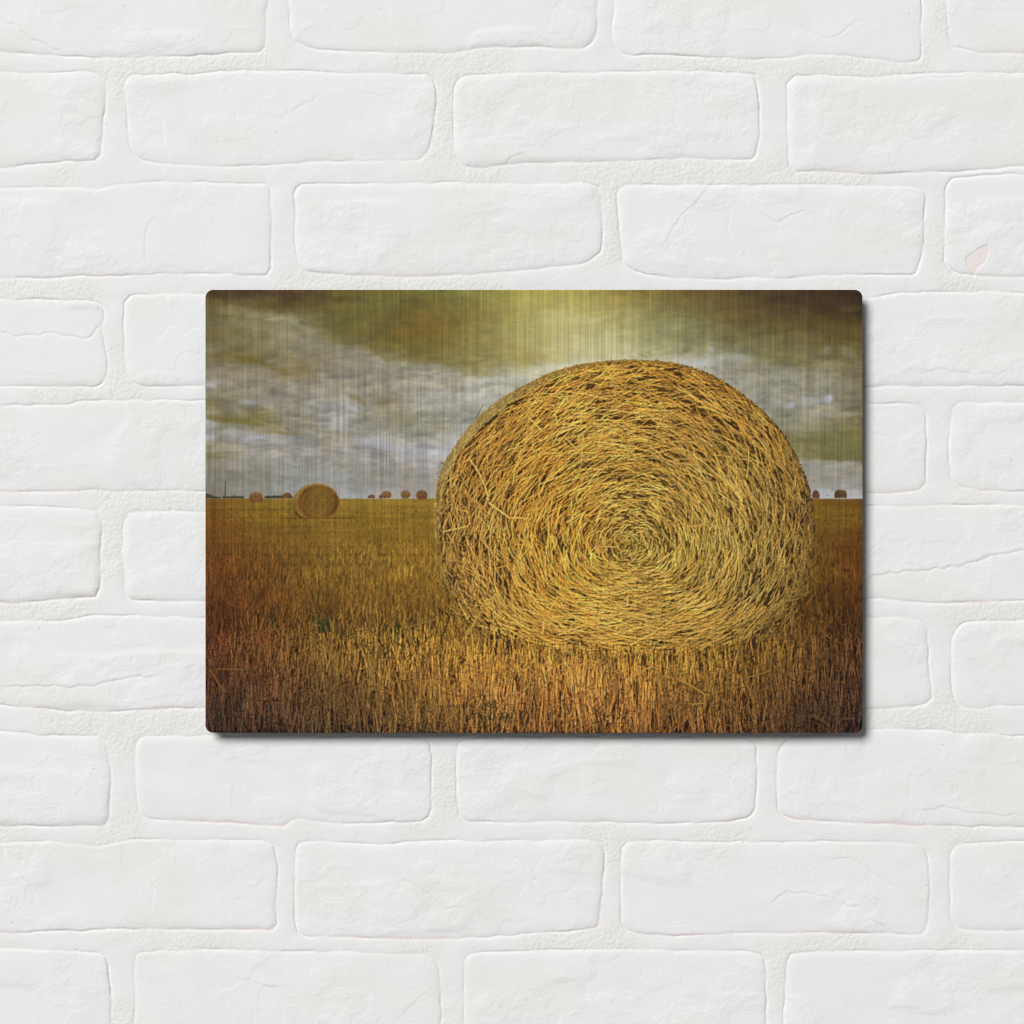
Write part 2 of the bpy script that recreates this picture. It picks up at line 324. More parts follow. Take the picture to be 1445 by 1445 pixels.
# ---------------------------------------------------------------- sky
sc = [290,350,420,480,540,600,670,740,800,860,920,980,1040,1100,1160,1216]
sr = [412,430,450,475,500,520,545,570,595,620,640,655,680,700]
c_ = lambda s: [tuple(int(v) for v in t.split(',')) for t in s.split()]
sv = [c_(s) for s in (
 '76,63,36 76,58,42 82,64,45 98,86,46 108,100,52 112,108,56 126,120,62 152,144,78 152,142,76 136,121,61 120,105,55 105,88,48 92,76,42 72,56,36 64,48,32 60,46,34',
 '98,85,50 104,92,56 92,78,44 105,98,52 104,96,50 112,100,50 120,108,54 156,146,80 166,156,92 155,142,82 128,118,70 112,98,58 100,84,50 85,68,42 68,54,34 60,46,32',
 '112,104,72 128,122,88 132,124,92 104,98,52 102,92,46 114,95,46 125,112,58 150,140,80 180,172,115 166,158,104 138,134,88 118,112,72 105,92,56 95,82,48 82,68,38 72,58,34',
 '108,98,62 126,118,84 140,134,110 114,106,64 108,98,52 114,98,48 128,115,64 152,142,88 172,164,116 172,168,122 152,150,108 128,126,88 116,108,70 106,98,60 102,90,54 95,80,46',
 '118,110,82 118,106,66 136,128,104 144,136,116 124,116,80 118,108,60 136,126,76 152,140,84 178,172,130 182,178,140 168,166,128 150,148,120 140,136,110 118,112,76 120,112,76 112,102,66',
 '124,116,92 130,122,98 126,114,82 144,136,118 148,142,122 140,134,108 142,134,94 170,168,140 195,192,165 195,192,165 185,183,160 172,170,155 150,147,130 132,127,102 134,128,100 120,110,78',
 '142,136,124 132,124,102 140,132,114 146,140,122 146,140,122 156,150,136 174,170,154 186,184,166 190,186,170 190,186,170 180,178,160 165,163,150 152,150,136 142,138,118 140,136,116 124,116,88',
 '122,114,80 138,132,118 144,138,124 154,152,144 138,130,108 152,148,136 165,164,155 170,168,155 170,168,155 170,168,155 165,163,150 160,158,145 150,150,135 150,146,134 150,146,136 126,118,88',
 '140,136,120 124,114,70 138,132,112 148,144,134 144,138,120 146,142,122 150,150,135 150,150,135 150,150,135 150,150,135 150,150,135 150,150,135 150,148,130 140,136,112 136,130,100 122,114,82',
 '146,142,126 152,150,144 148,144,136 148,142,128 158,156,150 150,146,132 166,166,160 166,166,160 166,166,160 160,160,150 150,150,135 150,150,135 135,132,105 125,122,90 122,117,78 115,108,72',
 '126,118,84 148,142,128 150,146,138 148,142,132 158,154,150 160,158,154 172,172,170 172,172,170 172,172,170 160,160,150 150,150,135 150,150,135 130,128,100 118,116,82 116,110,68 110,104,60',
 '132,127,112 140,135,124 143,143,136 147,145,137 147,141,131 157,153,147 162,158,152 162,158,152 162,158,152 160,160,150 150,150,135 150,150,135 150,146,132 150,146,132 150,146,132 146,142,126',
 '120,114,100 130,126,114 140,140,134 146,144,138 142,138,128 150,145,135 150,145,135 150,145,135 150,145,135 150,145,135 150,145,135 150,145,135 146,141,128 146,141,128 146,141,128 142,136,122',
 '130,124,112 136,131,121 146,147,143 153,153,151 157,155,151 159,157,151 159,157,151 159,157,151 159,157,151 159,157,151 160,158,155 160,158,155 168,168,170 170,170,172 170,170,172 165,165,165')]
sk = gy < 706
hs = int((708-OY)*SS)
X = gx[:hs]; Y = gy[:hs].copy()
wnx = 34*(fbm(X/70, Y/38, 4, 1)-.5); wny = 22*(fbm(X/60, Y/24, 4, 6)-.5)
Xw = X+wnx; Yw = Y+wny
def edge(pts, amp, fall):
    """cloud edges: a sharp break between what lies above and below a drawn line"""
    global Ys
    P = np.array(pts, float)
    ye = np.interp(X, P[:, 0], P[:, 1]) + 30*(fbm(X/34, Y/26, 5, 11, .62)-.5)
    s = Y-ye
    f = sst(P[0, 0]-8, P[0, 0]+18, X)*(1-sst(P[-1, 0]-18, P[-1, 0]+8, X))
    k = np.tanh(s/5.5)
    Ys = Ys + amp*k*np.exp(-np.abs(s)/fall)*f
Ys = Yw.copy()
edge([(452,478),(470,482),(500,488),(530,497),(545,514),(590,518),(640,523),(680,531),(740,526),(790,505)], 11, 20)
edge([(930,494),(960,498),(1000,501),(1060,505),(1100,524),(1140,520),(1170,510),(1216,505)], 11, 16)
edge([(1100,652),(1216,651)], 14, 12)
edge([(296,428),(330,431),(362,429),(380,438),(420,446),(455,451)], 5, 12)
edge([(290,511),(340,512),(375,520),(420,526)], 8, 12)
sky = cgrid(sc, sr, sv, Xw, np.clip(Ys, 409, 703))
det = fbm(X/30+4, Y/9, 5, 14)-.5
det2 = fbm(X/11, Y/5, 4, 3)-.5
bil = .12-np.abs(fbm(X/46+.3*det, Y/20+2*det, 5, 2, .55)-.5)
bil2 = .10-np.abs(fbm(X/22, Y/9, 4, 20, .55)-.5)
low_ = sst(470, 560, Y)*(1-sst(655, 662, Y))
sky *= (1+(.20+.10*low_)*det+.13*det2+.10*(fbm(X/15, Y/10, 4, 9)-.5)+(.38*bil+.24*bil2)*(.6+.4*low_)*(1-.6*sst(655, 668, Y)))[..., None]
sky += ((fbm(X/24, Y/12, 4, 18)-.5)*12)[..., None]*np.array([.6, .1, -1.], np.float32)
# bright and dark wisps
def wisp(x, y, rx, ry, rgb, a, ang=0.):
    ca, sa = math.cos(ang), math.sin(ang)
    ddx = (X-x)+10*(fbm(X/16, Y/12, 3, 8)-.5); ddy = (Y-y)+8*(fbm(X/20, Y/10, 3, 15)-.5)
    q = ((ddx*ca+ddy*sa)/rx)**2+((-ddx*sa+ddy*ca)/ry)**2
    k = (a*np.exp(-q if rx > 80 else -q*q))[..., None]
    sky[:] = sky*(1-k)+np.array(rgb, np.float32)*k
blu = (172,174,184)
for w in ((495,575,8,5,blu,.85,.5),(352,567,13,4,blu,.5,0),(296,543,10,4,blu,.5,0),(298,598,14,7,blu,.5,.1),(358,618,16,5,blu,.7,0),
          (296,620,9,5,blu,.6,0),(460,600,26,3,blu,.4,.15),(520,622,26,6,blu,.55,.1),(560,632,60,5,blu,.5,.1),(585,645,40,4,(166,166,170),.5,.15),(640,632,14,8,(180,182,190),.6,-.3),
          (330,634,46,2.5,(165,160,150),.6,-.05),(450,634,60,2.5,(165,160,155),.45,.06),(600,527,30,3,(172,168,160),.5,.1),(690,537,32,4,(190,188,178),.6,0),
          (420,457,34,5,(150,145,124),.5,.4),(385,450,14,2.5,(166,158,126),.5,-.1),(345,438,22,5,(138,132,100),.45,.3),
          (1114,572,10,5,(174,174,186),.7,-.4),(1139,561,12,3,(166,166,172),.5,.1),(1168,563,8,6,(176,176,190),.75,0),(1003,494,7,3,(174,174,176),.6,.9),(980,513,26,6,(186,186,190),.6,0),
          (1040,506,26,4,(164,162,156),.5,.1),(1120,527,34,3,(150,146,128),.6,-.1),(1180,585,46,3,(156,152,140),.5,-.05),(1198,498,12,6,(140,134,108),.5,.6),(1165,495,7,6,(140,134,110),.5,.4),
          (350,508,30,4,(108,92,44),.65,.22),(312,500,14,5,(108,92,48),.5,0),(390,522,22,4,(112,98,50),.5,.25),(318,447,10,4,(104,84,42),.5,0),(330,594,45,4.5,(112,100,48),.6,.12),(400,610,40,3.5,(122,112,66),.5,.12),(305,587,22,4,(112,104,56),.5,0),
          (505,564,14,3,(122,110,72),.55,.5),(570,592,20,8,(134,126,84),.4,.1),(425,455,6,2.5,(100,88,40),.5,0),(590,468,34,10,(116,90,42),.35,0),(740,500,16,8,(158,136,74),.35,0),
          (880,520,80,12,(205,203,182),.35,0),(1180,694,48,4,(178,178,186),.65,0),(1204,436,20,6,(92,84,36),.5,-.1),(1190,620,30,22,(112,112,66),.35,0),
          (600,684,30,10,(158,150,144),.3,0),(550,693,26,4,(166,164,164),.4,0),(1062,452,60,6,(92,76,42),.4,-.05),(770,405,85,34,(172,160,82),.5,0),(790,470,95,55,(190,178,116),.5,0),(815,452,40,8,(194,188,132),.45,-.1),(850,448,16,4,(200,196,146),.4,-.2),(830,490,60,16,(196,190,144),.5,0),(800,520,40,12,(208,206,184),.5,-.2)):
    wisp(*w)
img = np.zeros((Hh, W, 3), np.float32)
img[:hs] = sky

# ---------------------------------------------------------------- field ground colours
fc = [288,372,470,600,720,860,1000,1120,1218]
fr = [704,730,760,800,850,900,950,1000,1033]
fv = [c_(s) for s in (
 '118,80,30 128,101,38 138,111,42 142,112,42 142,112,42 142,112,42 138,108,40 122,95,32 102,68,28',
 '114,74,28 128,97,34 134,104,37 136,105,37 136,105,37 136,105,37 132,102,36 126,99,33 114,86,30',
 '109,69,28 119,85,32 139,106,40 141,107,39 141,107,39 135,102,37 128,96,34 118,86,30 104,65,25',
 '103,62,26 111,75,30 132,99,39 141,106,40 141,106,40 132,98,38 125,92,35 114,82,30 100,60,25',
 '97,57,24 106,67,28 118,84,34 128,92,36 130,94,38 132,96,38 120,88,34 103,73,28 87,53,22',
 '76,43,22 92,59,27 104,75,32 124,90,36 135,98,40 140,105,42 120,90,36 89,61,26 69,43,22',
 '64,39,23 77,50,26 92,66,30 112,80,34 136,96,42 135,96,42 112,82,34 81,55,26 58,37,22',
 '52,36,24 62,42,26 74,54,28 92,66,30 116,80,38 118,80,38 96,68,30 69,47,25 48,33,23',
 '46,32,24 54,38,24 64,46,26 80,57,28 100,70,34 102,70,34 84,58,28 59,41,24 44,31,23')]
def fieldcol(X, Y): return cgrid(fc, fr, fv, np.asarray(X), np.asarray(Y))
f0 = int((702-OY)*SS)
Xf, Yf = gx[f0:], gy[f0:]
fm = sst(703.0, 704.2, Yf+.8*(vnoise(Xf/9, Yf*0, 2)-.5))[..., None]
fcol = fieldcol(Xf+26*(fbm(Xf/40, Yf/12, 3, 4)-.5), Yf)
lo = 1+.26*(fbm(Xf/60, Yf/4.5, 4, 5)-.5)*(1-sst(780, 900, Yf)) + .14*(fbm(Xf/5, Yf/3, 3, 9)-.5)
# harvest rows running across the field
for yr, wd, am, xa, xb in ((719,1.2,.16,290,430),(730.5,1.3,.13,300,640),(728,1.6,.2,1150,1216),(735,1.2,.22,1155,1216),(755,2.5,.12,1160,1216),(768,1.5,.13,290,420),(783,1.8,.34,290,620),(797,1.6,.14,300,600),(772,1.4,.12,380,620),(752,1.2,.10,300,560),(772,2.5,.28,1170,1216),(815,3,.16,290,440),(745,5,.10,320,460),(760,4,.10,480,620)):
    lo = lo-am*np.exp(-((Yf-yr+3*(fbm(Xf/40, Yf/40, 2, 7)-.5))/wd)**2)*sst(xa-5, xa+30, Xf)*(1-sst(xb-30, xb+5, Xf))*(.6+.8*vnoise(Xf/5, Yf*0+yr, 3))
deep = sst(800, 950, Yf)
fcol = fcol*(lo*(1-.58*deep))[..., None]
img[f0:] = img[f0:]*(1-fm)+fcol*fm

# ---------------------------------------------------------------- straw strokes
def strokes(p0, p1, p2, w, rgb, edge_dark=.30):
    """paint curved straws in order, last on top; all coordinates in units"""
    p0, p1, p2 = (np.asarray(p, np.float32) for p in (p0, p1, p2))
    w = np.asarray(w, np.float32); rgb = np.asarray(rgb, np.float32)
    ln = np.hypot(*(p1-p0).T)+np.hypot(*(p2-p1).T)
    nL = np.maximum(3, np.ceil(ln*SS/.75)).astype(int); nW = np.maximum(1, np.ceil(w*SS/.75)).astype(int)
    cnt = nL*nW; a = 0; cs = np.cumsum(cnt)
    while a < len(w):
        b = int(np.searchsorted(cs, (cs[a-1] if a else 0)+4_000_000))+1
        b = min(b, len(w)); c = cnt[a:b]
        idx = np.repeat(np.arange(a, b), c)
        k = np.arange(c.sum())-np.repeat(np.cumsum(c)-c, c)
        iL = k//nW[idx]; iW = k % nW[idx]
        t = (iL/(nL[idx]-1)).astype(np.float32)
        o = ((iW+.5)/nW[idx]-.5).astype(np.float32)
        tt = t[:, None]
        P = (1-tt)**2*p0[idx]+2*(1-tt)*tt*p1[idx]+tt*tt*p2[idx]
        T = (1-tt)*(p1-p0)[idx]+tt*(p2-p1)[idx]
        T /= np.hypot(T[:, :1], T[:, 1:])+1e-6
        taper = np.minimum(1, np.minimum(t, 1-t)*7+.35)
        off = o*w[idx]*taper
        qx = ((P[:, 0]-T[:, 1]*off-OX)*SS).astype(int); qy = ((P[:, 1]+T[:, 0]*off-OY)*SS).astype(int)
        ok = (qx >= 0) & (qx < W) & (qy >= 0) & (qy < Hh)
        sh = 1-edge_dark*(np.abs(o)*2)**2
        img[qy[ok], qx[ok]] = (rgb[idx]*sh[:, None])[ok]
        a = b
R = np.random.default_rng(21)
DARK = np.array([50, 36, 28], np.float32)
def tones(base, n, darkf=.34, lo=.72, hi=1.55, warm=.10):
    """lit straws, and shaded gaps between them"""
    f = R.uniform(lo, hi, n); d = R.random(n) < darkf
    up = np.maximum(f-1, 0)[:, None]
    c = base*f[:, None]*(1-.06*up)+up*np.array([-.02, .0, .13])*base[:, :1]
    h = R.normal(0, warm, n)[:, None]
    c = c*(1+h*np.array([.45, .0, -.6]))
    k = R.uniform(.30, .62, n)[:, None]
    c[d] = (base*k*np.array([.95, .85, .95])+4)[d]
    return np.clip(c, 12, 245)

def stubble(n, ya, yb, xa=288, xb=1220, bright=1.0, power=1.0, darkf=.24):
    y = ya+(yb-ya)*R.random(n)**power; y.sort()
    x = R.uniform(xa, xb, n)
    d = np.clip((y-704)/326, 0.004, 1.2)
    h = (2.5+35*d**1.12)*R.uniform(.5, 1.2, n)
    w = np.clip(.40+.85*d, .5, 1.25)*R.uniform(.6, 1.15, n)
    lean = R.normal(0, .07+.15*d, n)*h
    lean = np.where(R.random(n) < .15*d*d+.005, R.normal(0, 1.0, n)*h, lean)
    base = fieldcol(x, y-h*.3)*np.array([1.0, 1.03, 1.0], np.float32)
    base = base*(.72+.56*fbm(x/26, y/17, 3, 13))[:, None]
    f = np.where(R.random(n) < .48, R.uniform(.50, .95, n), R.uniform(1.05, 1.62*bright, n))
    c = base*f[:, None]*np.where(f > 1, 1., 0)[:, None]*np.stack([1+0*y, 1.02-.11*sst(925, 1010, y)-.05*sst(450, 330, x), .98+0*y], 1)+base*f[:, None]*np.where(f > 1, 0, 1.)[:, None]*np.array([1.04, .90, 1.0])
    c *= 1+R.normal(0, .09, n)[:, None]*np.array([.45, 0, -.6]); dk0 = R.random(n) < darkf
    c[dk0] = (.85*base*R.uniform(.24, .46, n)[:, None]*np.array([.95, .82, 1.1])+3)[dk0]
    dk = dk0
    h = np.where(dk, h*.55, h); w = np.where(dk, w*.85, w); lean = np.where(dk, R.normal(0, .12, n)*h, lean)
    p0 = np.stack([x, y], 1); p2 = np.stack([x+lean, y-h], 1)
    p1 = (p0+p2)/2+np.stack([R.normal(0, .05, n)*h, R.normal(0, .03, n)*h], 1)
    return p0, p1, p2, w, c
def far_specks(n):
    y = R.uniform(715, 800, n); x = R.uniform(288, 1220, n); y.sort()
    h = R.uniform(1, 4, n)*(.4+(y-700)/90)
    c = tones(fieldcol(x, y), n, .45, .85, 1.22, .06)
    c = .55*c+.45*fieldcol(x, y)
    p0 = np.stack([x, y], 1); p2 = np.stack([x+R.normal(0, .3, n), y-h], 1)
    strokes(p0, (p0+p2)/2, p2, np.full(n, .8), c)
far_specks(9000)
def lit_tone_blend(s, k):
    p0, p1, p2, w, c = s
    k = np.clip(k+(.85-k)*sst(830, 738, p0[:, 1])+.3*sst(905, 850, p0[:, 1])*(k < .2), 0, .9)[:, None]
    c = (1-k)*c+k*fieldcol(p0[:, 0], p0[:, 1]); return p0, p1, p2, w, c
strokes(*lit_tone_blend(stubble(16000, 738, 862, bright=1.12), .30))
strokes(*lit_tone_blend(stubble(11000, 835, 935), .12))
def green(cx, cy, rx, ry, n):
    x = R.normal(cx, rx, n); y = R.normal(cy, ry, n); h = R.uniform(5, 15, n)
    lean = R.normal(0, .45, n)*h
    c = np.array([66, 70, 32], np.float32)*R.uniform(.45, 1.2, n)[:, None]
    p0 = np.stack([x, y], 1); p2 = np.stack([x+lean, y-h], 1)
    strokes(p0, (p0+p2)/2+R.normal(0, 1, (n, 2)), p2, R.uniform(.8, 1.7, n), c)
green(455, 884, 10, 4, 40); green(520, 920, 18, 6, 60); green(560, 905, 14, 10, 90); green(540, 928, 26, 5, 70); green(345, 925, 8, 6, 25); green(385,886,4,8,14); green(640,870,10,3,14)

# ---------------------------------------------------------------- far things on the horizon
def ell(x, y, rx, ry, ybot, ctop, cbot, noise=.25, rim=None, pw=2.):
    x0, x1 = int((x-rx-3-OX)*SS), int((x+rx+3-OX)*SS); y0, y1 = int((y-ry-3-OY)*SS), int((ybot+2-OY)*SS)
    x0 = max(x0, 0); x1 = min(x1, W)
    XX = gx[y0:y1, x0:x1]; YY = gy[y0:y1, x0:x1]
    q = (np.abs(XX-x)/rx)**pw+(np.abs(YY-y)/ry)**pw
    a = (1-sst(.90, 1.08, q+.10*(vnoise(XX/1.6, YY/1.6, 4)-.5)))*(1-sst(ybot-.5, ybot+.6, YY))
    t = sst(y-ry, ybot, YY)[..., None]
    c = np.array(ctop, np.float32)*(1-t)+np.array(cbot, np.float32)*t
    c = c*(1+noise*(fbm(XX/3, YY/2.4, 3, 6)-.5))[..., None]
    if rim is not None:
        c = c*(1-sst(.72, .95, q)[..., None]*.8)+np.array(rim, np.float32)*sst(.72, .95, q)[..., None]*.8
    reg = img[y0:y1, x0:x1]; reg[:] = reg*(1-a[..., None])+c*a[..., None]
def hedge(xa, xb, ytop, amp):
    x0, x1 = int((xa-OX)*SS), int((xb-OX)*SS); y0, y1 = int((690-OY)*SS), int((704-OY)*SS)
    XX = gx[y0:y1, x0:x1]; YY = gy[y0:y1, x0:x1]
    yt = ytop+amp*(fbm(XX/4.5, XX*0+xa, 3, 2)-.5)*2
    a = (sst(yt-.4, yt+.5, YY)*(1-sst(702.6, 703.6, YY))*.9)[..., None]
    c = np.array([52, 54, 32], np.float32)*(1+.5*(vnoise(XX/1.5, YY/1.5, 5)-.5))[..., None]
    reg = img[y0:y1, x0:x1]; reg[:] = reg*(1-a)+c*a
hedge(290, 300, 697.5, 2.2); hedge(299, 312, 700.5, .8); hedge(314, 344, 700, 1.4); hedge(373, 403, 699.5, 1.4)
strokes([(318, 702)], [(318, 690)], [(318.2, 679.5)], [1.1], [(78, 72, 60)])
strokes([(331, 702)], [(331, 698)], [(331, 697)], [.8], [(70, 66, 46)])
ell(361.2, 702.5, 9.6, 8.4, 708.6, (118,82,48), (104,70,38), .5)
ell(405, 701, 6.8, 6.2, 702.6, (106,72,40), (110,70,38), .4)
ell(411.5, 702, 2.5, 1.6, 702.6, (70,55,34), (70,55,34))
ell(524, 701.5, 5.2, 3.9, 702.9, (108,74,46), (108,72,44), .4)
ell(537.5, 701, 3.2, 3.0, 703.0, (104,66,40), (100,62,36), .4)
ell(545, 698, 7.2, 5.9, 702.8, (132,98,56), (110,74,42), .4)
ell(572.3, 697.5, 7.2, 6.1, 702.9, (132,102,58), (114,80,44), .4)
ell(595, 698.5, 8.2, 7.3, 704.6, (122,86,50), (104,68,38), .4)
ell(1151, 699.5, 5.5, 8.5, 702.9, (100,66,36), (92,62,36), .4)
ell(1186, 699, 9, 8, 702.6, (96,74,40), (92,62,34), .5, None, 3.)
strokes([(1168, 700)], [(1168, 699)], [(1168.3, 698)], [1.6], [(104, 108, 78)])
# the middle bale: end face with its own spiral
ell(446.6, 707.5, 32.6, 25.6, 731.2, (142,114,52), (130,94,40), .25)
ell(449, 709.0, 29.8, 24.8, 731.2, (132,98,40), (128,90,38), .3)
def spiral_small(n):
    th = R.uniform(0, 2*np.pi, n); r = R.uniform(.05, .97, n); L_ = R.uniform(.15, .5, n)/(.4+r)
    def pt(th, r): return np.stack([447.5+29.5*r*np.cos(th)+1.5*r, 707.5+24.5*r*np.sin(th)+1.2*r], 1)
    base = np.array([134, 101, 40], np.float32)*np.ones((n, 3))
    xm = pt(th, r)
    base *= (1-.22*sst(455, 478, xm[:, 0])-.10*sst(440, 418, xm[:, 0]))[:, None]
    base[:, 1:] *= (1-.16*sst(.72, .98, r))[:, None]
    c = tones(base, n, .25, .82, 1.2, .10); c = .38*c+.62*base
    a, m_, b = pt(th, r), pt(th+L_/2, r), pt(th+L_, r)
    keep = np.maximum(a[:, 1], b[:, 1]) < 730
    strokes(a[keep], (2*m_-.5*(a+b))[keep], b[keep], np.full(keep.sum(), .8), c[keep])
spiral_small(1500)
strokes([(417,722)], [(420,728)], [(427,731)], [2.4], [(72,46,34)])
strokes([(396,731)], [(440,732)], [(505,731)], [1.2], [(104,76,26)])


# ---------------------------------------------------------------- the big bale
outer = np.array([(612.5,740),(615,700),(620,667),(640,632),(653,614),(685,579),(720,555),(760,534),(800,518.5),(850,511),(905,508.5),(960,513.5),(1000,527),(1040,550),(1080,583),(1100,604),(1120,636),(1135,668),(1145,700),(1150,740),(1149,772),(1143,805),(1130,842),(1110,880),(1080,912),(1000,938),(900,945),(800,938),(720,920),(668,889),(643,851),(629,815),(619,780)], float)
facep = np.array([(620.5,740),(624,702),(636,662),(654,632),(672,611),(700,584),(730,562),(765,541),(802,524),(850,513),(905,509.5),(960,514),(1000,527.5),(1040,550.5),(1080,583.5),(1100,604.5),(1120,636.5),(1135,668),(1145,700),(1150,740),(1149,772),(1143,805),(1130,842),(1110,880),(1080,912),(1000,938),(900,945),(800,938),(720,922),(668,890),(644,852),(630,815),(622,780)], float)
C1 = np.array([882., 738.]); C0 = np.array([889., 769.])
def radial(P):
    d = P-C1; th = np.arctan2(d[:, 1], d[:, 0]); r = np.hypot(*d.T)
    o = np.argsort(th); th = th[o]; r = r[o]
    th = np.concatenate([th-2*np.pi, th, th+2*np.pi]); r = np.tile(r, 3)
    g = np.linspace(-np.pi, np.pi, 720, endpoint=False); v = np.interp(g, th, r)
    k = np.exp(-(np.arange(-14, 15)/6.)**2); k /= k.sum()
    v = np.convolve(np.concatenate([v[-20:], v, v[:20]]), k, 'same')[20:-20]
    return v
RO, RF = radial(outer), radial(facep)
def Rof(tab, th):
    u_ = ((th+np.pi) % (2*np.pi))/(2*np.pi)*720
    i = np.floor(u_).astype(int); f = u_-i
    return tab[i % 720]*(1-f)+tab[(i+1) % 720]*f
def fpt(th, t, tab=None):
    """point on the coil: t = 0 core, 1 rim"""
    r = Rof(RF if tab is None else tab, th)*t
    m_ = np.clip(t, 0, 1)**1.3
    return np.stack([C0[0]*(1-m_)+C1[0]*m_+r*np.cos(th), C0[1]*(1-m_)+C1[1]*m_+r*np.sin(th)], -1)
bc = [610,680,760,830,890,960,1040,1100,1155]
brw = [508,540,600,660,720,770,830,880,920,950]
bv = [c_(s) for s in (
 '150,115,50 158,122,52 164,124,50 168,126,50 168,126,50 160,120,46 146,110,44 138,104,42 130,98,40',
 '150,115,50 158,118,48 168,124,48 172,130,52 170,128,50 158,118,46 146,110,44 136,102,42 120,92,40',
 '148,112,48 152,108,44 166,122,48 172,132,54 168,130,54 150,116,48 140,108,44 132,102,42 118,90,38',
 '140,103,46 150,108,44 166,120,44 174,134,54 168,132,54 150,118,50 140,112,48 132,104,44 114,88,38',
 '138,102,46 148,108,46 164,118,44 170,128,50 166,134,58 152,122,52 140,114,50 130,104,46 110,84,38',
 '138,102,46 150,109,46 170,126,46 172,130,50 166,136,58 156,128,54 140,116,52 128,104,46 106,82,36',
 '134,98,45 150,109,46 172,126,48 174,134,52 166,132,56 154,124,52 136,112,50 124,100,44 100,76,34',
 '128,94,42 148,109,46 168,124,48 174,132,54 168,130,54 152,120,50 132,106,46 116,92,40 92,68,32',
 '110,76,34 138,100,42 156,114,46 164,122,48 160,120,48 138,106,42 120,94,38 100,78,34 84,60,30',
 '108,76,34 132,94,40 146,106,44 152,112,44 148,108,44 126,96,38 108,84,34 92,68,30 80,56,28')]
def balecol(P):
    k = (1-.07*np.exp(-((P[..., 0]-885)/70)**2))[..., None]
    return cgrid(bc, brw, bv, P[..., 0], P[..., 1])*1.02*k*np.array([1.0, .98, .97], np.float32)*(1+np.array([-.015, .03, .03])*sst(800, 690, P[..., 0])[..., None])
# silhouettes filled first: curved flank, then end face
b0 = int((500-OY)*SS); Xb, Yb = gx[b0:], gy[b0:]
TH = np.arctan2(Yb-C1[1], Xb-C1[0]); RR = np.hypot(Xb-C1[0], Yb-C1[1])
jag = 2.4*(vnoise(Xb/2.2, Yb/2.2, 9)-.5)
ro, rf = Rof(RO, TH), Rof(RF, TH)
m_o = (1-sst(-.8, .8, RR-ro+jag*.7))*(Yb < 936)
m_f = (1-sst(-.8, .8, RR-rf+jag))*(Yb < 936)
P_ = np.stack([Xb, Yb], -1)
flank = np.array([162,136,80], np.float32)*(1+.30*(fbm(Xb/4, Yb/4, 3, 10)-.5)+.15*sst(720, 560, Yb))[..., None]
reg = img[b0:]
reg[:] = reg*(1-m_o[..., None])+flank*m_o[..., None]
reg[:] = reg*(1-m_f[..., None])+(balecol(P_)*.42)*m_f[..., None]
del P_, TH, RR, flank
# flank straws
n = 2600
th = R.uniform(-3.16, -1.45, n); k = R.random(n)
ra, rb = Rof(RF, th), Rof(RO, th)
rr = ra+(rb-ra)*k
p0 = C1+np.stack([rr*np.cos(th), rr*np.sin(th)], 1)
an = th+np.pi/2+R.normal(0, .45, n); l = R.uniform(3, 9, n)
p2 = p0+np.stack([l*np.cos(an), l*np.sin(an)], 1)
ok = np.hypot(*(p2-C1).T) < Rof(RO, np.arctan2(*(p2-C1).T[::-1]))+1
c = np.array([176, 148, 86], np.float32)*R.uniform(.62, 1.25, n)[:, None]
c[:, 2] *= R.uniform(.7, 1.15, n)
strokes(p0[ok], ((p0+p2)/2)[ok], p2[ok], R.uniform(.6, 1.1, n)[ok], c[ok], .2)

def coil(n, darkf, wlo, whi, llo, lhi, slope, lo, hi, tmin=0., tmax=.992, ang=.05):
    t = np.sqrt(R.uniform(tmin**2, tmax**2, n)); th = R.uniform(-np.pi, np.pi, n)
    r = Rof(RF, th)*t
    l = R.uniform(llo, lhi, n)*(.45+.6*np.clip(t/.5, 0, 1))
    dth = l/np.maximum(r, 9)*R.choice([-1, 1], n)
    dth = np.clip(dth, -1.2, 1.2)
    sl = np.where(R.random(n) < .10, R.normal(0, .45, n), R.normal(0, slope, n))*l/np.maximum(Rof(RF, th), 50)
    a, m_, b = fpt(th-dth/2, np.clip(t-sl/2, .005, tmax)), fpt(th, t), fpt(th+dth/2, np.clip(t+sl/2, .005, tmax))
    # near the core and the left flank the straw lies loose
    loose = np.exp(-(t/.13)**2)*.5 + ang + .14*sst(740, 640, m_[:, 0])
    rot = R.normal(0, 1, n)*loose
    ca, sa = np.cos(rot), np.sin(rot)
    def ro_(p): d = p-m_; return m_+np.stack([d[:, 0]*ca-d[:, 1]*sa, d[:, 0]*sa+d[:, 1]*ca], 1)
    a, b = ro_(a), ro_(b)
    ctrl = 2*m_-.5*(a+b)
    base = balecol(m_)
    cl = fbm(m_[:, 0]/22, m_[:, 1]/22, 3, 3)-.5
    base = base*(1+.28*cl)[:, None]
    c = tones(base, n, darkf, lo, hi, .11)
    def inside_(p):
        d = p-C1; return np.hypot(*d.T) < Rof(RF, np.arctan2(d[:, 1], d[:, 0]))*1.004
    ok = inside_(a) & inside_(b) & (a[:, 1] < 944) & (b[:, 1] < 944)
    return a[ok], ctrl[ok], b[ok], R.uniform(wlo, whi, n)[ok], c[ok]
strokes(*coil(20000, .34, .7, 1.4, 10, 34, .15, .55, 1.05))
strokes(*coil(15000, .42, .6, 1.2, 8, 30, .17, .62, 1.25))
